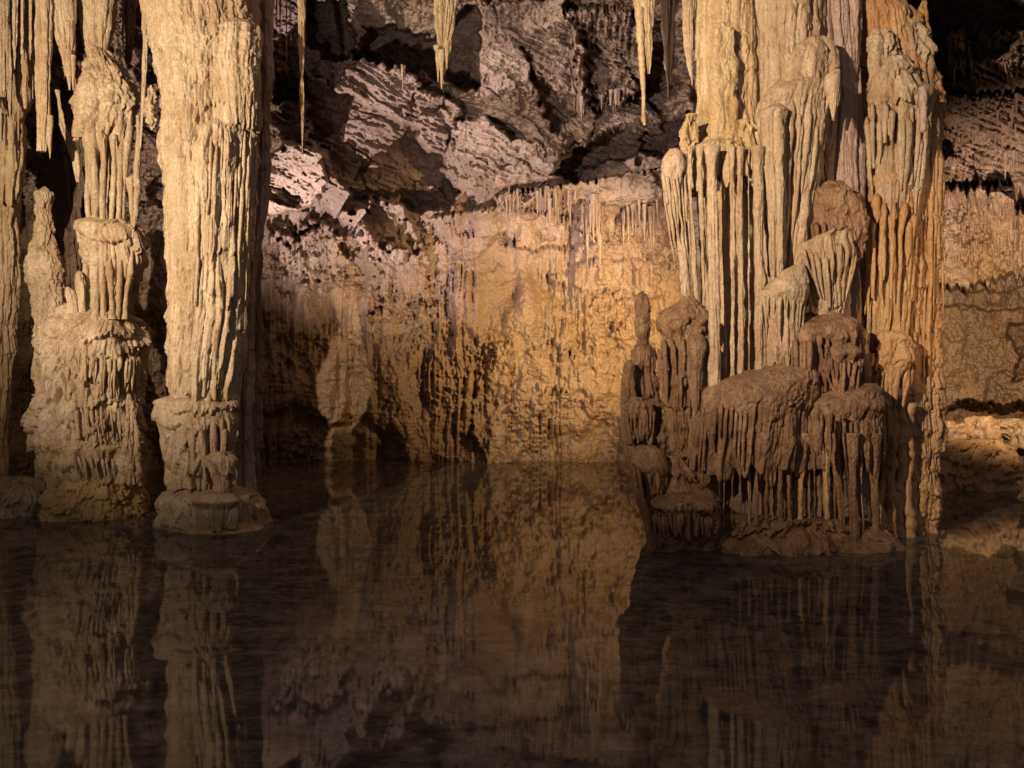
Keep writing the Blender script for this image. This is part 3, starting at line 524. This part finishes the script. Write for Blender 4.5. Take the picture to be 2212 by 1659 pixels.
flow('lower_drapery', t, [(570, 1715, 1740), (585, 1690, 1745), (610, 1660, 1748), (630, 1645, 1748), (690, 1648, 1742), (770, 1652, 1735)], 7.85, TAN, fl=((11, .07, .05), (26, .02, .08)), lump=.05, seed=107, fringe=.25, ramp=(.3, .5), yr=.7)
rods_on(t, TAN, (530, 1728, 1856), (690, 1775, 1825), 8.0, .7, 12, 907, ln=(.4, 1), wd=(7, 14))
rods_on(t, TAN, (215, 1640, 1796), (560, 1652, 1745), 8.15, .7, 16, 908, ln=(.2, .9), wd=(8, 20), into=.05)
rods_on(t, MUD, (480, 1738, 1874), (545, 1745, 1866), 8.15, .7, 12, 909, ln=(.4, 1), wd=(7, 14))
rods_on(t, TAN, (150, 1698, 1818), (300, 1704, 1800), 8.15, .6, 12, 910, ln=(.2, 1), wd=(7, 15))
rods_on(t, TAN, (625, 1648, 1746), (740, 1652, 1738), 7.85, .7, 12, 911, ln=(.3, 1), wd=(5, 11))
rods_on(t, TAN, (372, 1428, 1482), (600, 1458, 1498), 8.05, .8, 9, 912, ln=(.3, 1), wd=(5, 10))
# left capital and the mushroom beneath it
flow('capital', t, [(322, 1444, 1466), (334, 1434, 1476), (352, 1428, 1481), (384, 1426, 1483), (430, 1437, 1482), (500, 1448, 1490), (555, 1456, 1496), (650, 1470, 1503)], 8.05, TAN, fl=((10, .06, .04), (24, .02, .08)), lump=.04, knob=.02, seed=108, ramp=(.1, .25))
flow('mushroom', t, [(640, 1478, 1496), (656, 1464, 1506), (668, 1438, 1517), (688, 1421, 1524), (712, 1417, 1526), (730, 1428, 1520), (800, 1433, 1513), (900, 1438, 1506), (1010, 1440, 1512)], 8.0, MUD, fl=((8, .09, .05), (20, .03, .08)), lump=.05, knob=.025, pop=.015, seed=109, ramp=(.12, .24), scal=.03)
flow('mushroom', t, [(715, 1492, 1508), (726, 1484, 1524), (745, 1483, 1526), (850, 1490, 1520), (940, 1494, 1516)], 7.8, MUD, fl=((12, .06, .05), (26, .02, .08)), lump=.03, seed=110, ramp=(.15, .3))

rods_on(t, MUD, (725, 1420, 1524), (930, 1436, 1508), 8.0, .8, 12, 913, ln=(.3, 1), wd=(7, 15))
# ------------------------------------------------------------------ right: rust column
t = thing('cave_column', 'rust-orange column at the right end of the group, its edge glowing', 'column', W(1950, 1190, 8.6))
flow('shaft', t, [(-345, 1800, 1930), (-60, 1836, 1952), (0, 1850, 1966), (40, 1850, 1996), (85, 1855, 2004), (140, 1862, 2020), (215, 1862, 2026), (256, 1862, 2028), (400, 1864, 2026), (700, 1850, 2020), (1000, 1840, 2020), (1190, 1830, 2025)], 8.7, RUST, fl=((7, .08, .05), (20, .03, .09)), lump=.08, knob=.025, seed=121)
flow('edge_shaft', t, [(150, 2000, 2020), (205, 1985, 2029), (260, 1980, 2043), (330, 1978, 2034), (420, 1975, 2044), (520, 1977, 2037), (600, 1978, 2030), (700, 1978, 2040), (790, 1977, 2030), (870, 1975, 2034), (930, 1975, 2043), (1000, 1970, 2034), (1080, 1965, 2044), (1195, 1955, 2024)], 8.55, RUST, fl=((7, .05, .06), (22, .03, .12)), lump=.10, knob=.03, pop=.02, seed=122)
flow('peak', t, [(2, 1993, 1999), (16, 1985, 2004), (50, 1975, 2006), (110, 1960, 2014)], 8.6, RUST, fl=SOFT, lump=.04, knob=.03, seed=123)
flow('upper_drapery', t, [(186, 1890, 1990), (202, 1870, 2012), (230, 1866, 2016), (300, 1868, 2012), (420, 1878, 1995), (470, 1885, 1985)], 8.4, TAN, fl=((8, .10, .05), (20, .03, .09)), lump=.07, knob=.02, seed=124, fringe=.35, yr=.7, zwob=.12, ramp=(.05, .3))
flow('lumpy_cap', t, [(66, 1885, 1915), (82, 1870, 1940), (125, 1866, 1946), (165, 1872, 1938)], 8.4, TAN, scal=.03, fl=BOLD, lump=.07, knob=.03, pop=.02, seed=125, fringe=.15)
flow('lumpy_cap', t, [(50, 1945, 1985), (70, 1930, 2000), (120, 1928, 2012), (175, 1936, 2012), (200, 1945, 2008)], 8.5, TAN, scal=.03, fl=BOLD, lump=.08, knob=.03, pop=.02, seed=119, fringe=.2)
flow('lumpy_cap', t, [(130, 1900, 1960), (150, 1886, 1985), (185, 1878, 1998), (215, 1880, 2000)], 8.35, TAN, scal=.03, fl=FINE, lump=.07, knob=.03, seed=118, fringe=.2, yr=.7)
V, f = ustrand([(1993, 190, 20), (1993, 215, 18), (1993, 286, 13), (1993, 288, 4)], 8.0, 126); mesh('broken_stub', V, f, ROSE, t)
flow('middle_drapery', t, [(380, 1890, 1950), (400, 1876, 1978), (440, 1872, 1985), (560, 1872, 1978), (700, 1862, 1972)], 8.35, RUST, fl=((7, .10, .04), (20, .03, .08)), lump=.05, seed=127, fringe=.3, yr=.7)
flow('lower_lumps', t, [(715, 1900, 1950), (730, 1886, 1970), (765, 1882, 1974), (800, 1878, 1966), (850, 1880, 1945), (950, 1890, 1940)], 8.2, RUST, scal=.03, fl=((8, .08, .08), (20, .03, .12)), lump=.08, knob=.03, seed=128, fringe=.25, yr=.7)
rods_on(t, TAN, (225, 1868, 2014), (480, 1882, 1990), 8.4, .7, 15, 914, ln=(.2, 1), wd=(8, 20))
rods_on(t, RUST, (430, 1872, 1984), (740, 1866, 1972), 8.35, .7, 14, 915, ln=(.2, 1), wd=(8, 20))
rods_on(t, RUST, (780, 1884, 1972), (960, 1890, 1942), 8.2, .7, 10, 916, ln=(.3, 1), wd=(7, 15))
rods_on(t, RUST, (300, 1978, 2040), (1150, 1968, 2034), 8.55, .8, 10, 917, ln=(.15, .9), wd=(8, 18))
A = Acc()
for i, (u, vt, vb, wd) in enumerate([(1925, 880, 1195, 26), (1945, 860, 1195, 24), (1962, 870, 1195, 22), (1908, 900, 1195, 18)]): A.add(*ustrand([(u, vt, wd * 1.2), (u - 2, (vt + vb) / 2, wd), (u - 4, vb, wd * 1.3)], 8.28, 130 + i, ns=14, wob=.05, knob=.35))
A.build('drip_rods', RUST, t)

# ------------------------------------------------------------------ right: muddy terraced bell of flowstone with slender pillars
t = thing('terraced_flowstone', 'muddy brown terraced bell of flowstone on slender pillars, in front of the massive column', 'flowstone', W(1690, 1215, 7.9))
flow('top_terrace', t, [(680, 1730, 1800), (690, 1690, 1838), (704, 1668, 1852), (728, 1662, 1874), (760, 1660, 1882), (830, 1664, 1884)], 8.05, MUD, fl=((7, .11, .05), (20, .03, .08)), lump=.06, knob=.02, seed=141, fringe=.25, ramp=(.2, .45), yr=.75, zwob=.08)
flow('small_terrace', t, [(742, 1800, 1840), (752, 1778, 1862), (775, 1772, 1868), (830, 1785, 1858), (862, 1792, 1850)], 7.75, MUD, fl=((9, .09, .05), (22, .03, .08)), lump=.04, seed=142, fringe=.1, ramp=(.15, .35), yr=.7)
flow('main_bell', t, [(782, 1710, 1752), (792, 1650, 1764), (812, 1580, 1766), (838, 1524, 1768), (880, 1492, 1768), (920, 1475, 1767), (960, 1465, 1764), (985, 1465, 1760)], 7.95, MUD, fl=((6.5, .10, .05), (18, .035, .10)), lump=.06, knob=.025, pop=.02, seed=143, fringe=.32, ramp=(.35, .6), yr=.75, zwob=.06)
flow('right_bell', t, [(828, 1850, 1890), (842, 1790, 1904), (866, 1740, 1909), (895, 1724, 1914), (945, 1724, 1918), (985, 1732, 1912)], 7.85, MUD, fl=((7, .11, .05), (20, .035, .10)), lump=.06, knob=.02, seed=144, fringe=.2, ramp=(.25, .5), yr=.75)
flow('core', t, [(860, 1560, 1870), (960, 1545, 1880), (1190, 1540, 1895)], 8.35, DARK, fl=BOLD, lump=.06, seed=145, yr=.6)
V, f = flow_geo([(872, 1758, 1770), (890, 1752, 1776), (930, 1749, 1778), (958, 1748, 1780), (975, 1753, 1776), (984, 1762, 1768)], 7.15, fl=SOFT, lump=.02, knob=.014, pop=.01, seed=146, yr=1); mesh('hanging_drop', V, f, MUD, t)
V, f = flow_geo([(872, 1782, 1796), (900, 1780, 1800), (960, 1784, 1803), (1000, 1786, 1798), (1012, 1788, 1793)], 7.2, fl=BOLD, lump=.02, knob=.014, seed=147, yr=1); mesh('hanging_drop', V, f, MUD, t)
rods_on(t, MUD, (725, 1664, 1878), (850, 1668, 1882), 8.05, .75, 20, 918, ln=(.3, 1), wd=(6, 14))
rods_on(t, MUD, (868, 1488, 1768), (1060, 1470, 1762), 7.95, .75, 30, 919, ln=(.35, 1), wd=(7, 17), into=.05)
rods_on(t, MUD, (885, 1728, 1914), (1050, 1734, 1912), 7.85, .75, 22, 920, ln=(.3, 1), wd=(7, 15), into=.05)
rods_on(t, MUD, (770, 1774, 1866), (870, 1790, 1852), 7.75, .7, 10, 921, ln=(.4, 1), wd=(6, 12))
pil = [(700, 9, 1400, 7.55), (745, 14, 1405, 7.6), (790, 18, 1420, 7.42), (840, 10, 1390, 7.62), (880, 17, 1385, 7.5), (930, 21, 1400, 7.38), (965, 10, 1370, 7.66), (1003, 26, 1390, 7.42), (1056, 24, 1400, 7.45), (1112, 30, 1400, 7.45),
       (1165, 14, 1390, 7.5), (1192, 11, 1390, 7.42), (1258, 26, 1430, 7.55), (1335, 30, 1480, 7.45), (1405, 36, 1505, 7.3), (1452, 16, 1500, 7.36), (1525, 34, 1490, 7.4), (1300, 16, 1440, 7.65), (1222, 14, 1400, 7.7), (905, 9, 1380, 7.7), (1030, 10, 1380, 7.7), (1085, 9, 1380, 7.7), (680, 8, 1360, 7.65)]
for i, (x, wd, yb, dd) in enumerate(pil):
    u = 1283 + .4 * x; wd *= .62; vb = 575 + .4 * yb + 6; lean = rng.uniform(-4, 4) + (8 if x > 1300 else 0)
    b0 = 7.95 - .55 * math.sqrt(max(.05, 1 - ((u - 1615) / 152) ** 2)) if u < 1764 else 9
    b1 = 7.85 - .36 * math.sqrt(max(.05, 1 - ((u - 1820) / 98) ** 2)) if u > 1722 else 9
    dd = min(b0, b1) + .07 + (dd - 7.35) * .6
    V, f = flow_geo([(935, u - lean - wd * .95, u - lean + wd * .95), (985, u - lean * .8 - wd * .75, u - lean * .8 + wd * .75), (1040, u - lean * .5 - wd * .5, u - lean * .5 + wd * .5), (1110, u - wd * .48, u + wd * .48), (vb - 14, u - wd * .55, u + wd * .55), (vb, u - wd * .8, u + wd * .8)], dd, fl=((16, .016, .08), (36, .007, .1)), lump=.02, knob=.012, seed=150 + i, yr=1, step=.012)
    mesh('pillar', V, f, MUD if i % 3 else RUST, t)

t = thing('flowstone_island', 'low mud-brown island at the water under the slender pillars', 'island', W(1690, 1225, 7.9))
flow('island', t, [(1112, 1560, 1850), (1128, 1490, 1900), (1145, 1440, 1945), (1165, 1412, 1966), (1190, 1402, 1982), (1230, 1392, 1990)], 7.95, MUD, scal=.06, fl=((3, .07, .4), (10, .035, .4)), lump=.16, knob=.03, pop=.02, seed=181, yr=.46)
t = thing('flowstone_ledge', 'small brown mushroom ledge with a dripping fringe left of the slender pillars', 'flowstone', W(1480, 1190, 7.6))
flow('slope', t, [(985, 1445, 1480), (1010, 1425, 1500), (1045, 1418, 1530), (1085, 1415, 1562), (1190, 1415, 1560)], 7.8, MUD, scal=.045, fl=SOFT, lump=.07, knob=.025, pop=.015, seed=182)
flow('ledge', t, [(1066, 1450, 1505), (1078, 1416, 1540), (1098, 1403, 1557), (1112, 1403, 1560), (1132, 1408, 1558)], 7.5, MUD, scal=.045, fl=((9, .09, .06), (22, .03, .1)), lump=.05, knob=.02, fringe=.12, seed=183, ramp=(.3, .6), yr=.8)
flow('fluted_stalk', t, [(962, 1380, 1415), (974, 1360, 1436), (1000, 1355, 1445), (1030, 1364, 1442), (1090, 1382, 1436), (1170, 1398, 1432)], 7.65, MUD, fl=((9, .09, .05), (22, .03, .08)), lump=.05, knob=.02, seed=184, ramp=(.2, .4))
A = Acc()
for i, pts in enumerate([[(1366, 1000, 10), (1384, 1090, 8), (1404, 1172, 12)], [(1378, 1010, 8), (1394, 1100, 7), (1408, 1170, 9)], [(1360, 1005, 6), (1372, 1070, 5)]]): A.add(*ustrand(pts, 7.4, 190 + i))
A.build('leaning_rods', MUD, t)
rods_on(t, MUD, (1108, 1405, 1558), (1165, 1412, 1555), 7.5, .8, 18, 922, ln=(.4, 1), wd=(4, 9), into=.02)
rods_on(t, MUD, (1000, 1358, 1444), (1150, 1392, 1434), 7.65, .8, 9, 923, ln=(.3, 1), wd=(6, 12))
flow('foot', t, [(1150, 1405, 1450), (1162, 1396, 1470), (1185, 1392, 1480), (1220, 1388, 1485)], 7.6, MUD, scal=.045, fl=SOFT, lump=.05, seed=185)
t = thing('stalagmite', 'dark totem-like stalagmite with a rounded bulb on top, against the glowing wall', 'stalagmite', W(1388, 1090, 8.4))
flow('bulb', t, [(629, 1382, 1394), (636, 1370, 1404), (655, 1364, 1409), (685, 1366, 1409), (700, 1368, 1406), (715, 1368, 1409), (735, 1374, 1402), (752, 1374, 1402)], 8.35, MUD, fl=SOFT, lump=.05, knob=.03, pop=.02, seed=191, step=.012)
flow('stem', t, [(746, 1376, 1402), (754, 1367, 1409), (775, 1367, 1411), (805, 1366, 1412), (818, 1358, 1422), (850, 1346, 1431), (900, 1338, 1436), (955, 1337, 1438), (1000, 1354, 1442), (1060, 1366, 1446), (1175, 1394, 1450)], 8.35, MUD, fl=((9, .05, .1), (22, .02, .15)), lump=.10, knob=.03, seed=192)
flow('spire', t, [(777, 1354, 1361), (786, 1347, 1369), (830, 1342, 1374), (930, 1338, 1382), (985, 1346, 1386), (1040, 1366, 1396), (1185, 1400, 1420)], 8.1, MUD, fl=SOFT, lump=.03, knob=.02, seed=193)
flow('fringed_ledge', t, [(858, 1360, 1400), (872, 1348, 1418), (895, 1345, 1420), (930, 1350, 1416)], 8.0, MUD, fl=((10, .07, .06), (22, .03, .1)), lump=.05, fringe=.15, seed=194, yr=.8)

rods_on(t, MUD, (888, 1348, 1418), (960, 1352, 1414), 8.0, .8, 9, 924, ln=(.4, 1), wd=(4, 9))
# ------------------------------------------------------------------ far right: boulders and rubble bank at the water
def boulder(label, u, v, wd, h, d, seed, mat=ROCK, group=None):
    n, m = 44, 64
    T, A_ = np.meshgrid(np.linspace(0, math.pi, n), np.linspace(0, 2 * math.pi, m, endpoint=False), indexing='ij')
    x, y, z = np.sin(T) * np.cos(A_), np.sin(T) * np.sin(A_), np.cos(T)
    r = 1 + .45 * fbm(x * 1.2 + seed, y * 1.2, z * 1.2, 2, seed) - .35 * np.abs(fbm(x * 2.2 + seed, y * 2.2, z * 2.2, 2, seed + 3)) + .16 * fbm(x * 6 + seed, y * 6, z * 6, 4, seed)
    q = np.sign(x) * np.abs(x) ** .8, np.sign(y) * np.abs(y) ** .8, np.sign(z) * np.abs(z) ** .8
    s = d / F; c = W(u, v, d)
    V = np.stack([c[0] + q[0] * r * wd / 2 * s, c[1] + q[1] * r * wd / 2 * s, c[2] + q[2] * r * h / 2 * s], -1)
    o = mesh('boulder', V.reshape(-1, 3), gfaces(n, m, True), mat, None, c); tag(o, label, 'boulder', group); return o
boulder('squat boulder nearest the rust column in the right-hand chamber', 2062, 938, 66, 60, 12.6, 1)
boulder('peaked boulder in the middle of the right-hand bank', 2122, 938, 72, 70, 12.4, 2)
boulder('dark flat boulder at the right edge above the bank', 2190, 928, 80, 46, 12.9, 3)
boulder('dark boulder cut by the right edge of the picture', 2235, 950, 90, 90, 12.2, 4)
t = thing('rubble_bank', 'low bank of amber broken rock at the water right of the rust column', 'rubble', W(2120, 1070, 12.0))
flow('bank', t, [(948, 2060, 2160), (965, 2010, 2195), (1000, 1960, 2205), (1040, 1930, 2208), (1075, 1900, 2212)], 12.1, RUST, fl=((3.5, .14, .8), (9, .07, .9)), lump=.25, knob=.10, pop=.04, seed=195, yr=.5, step=.025)
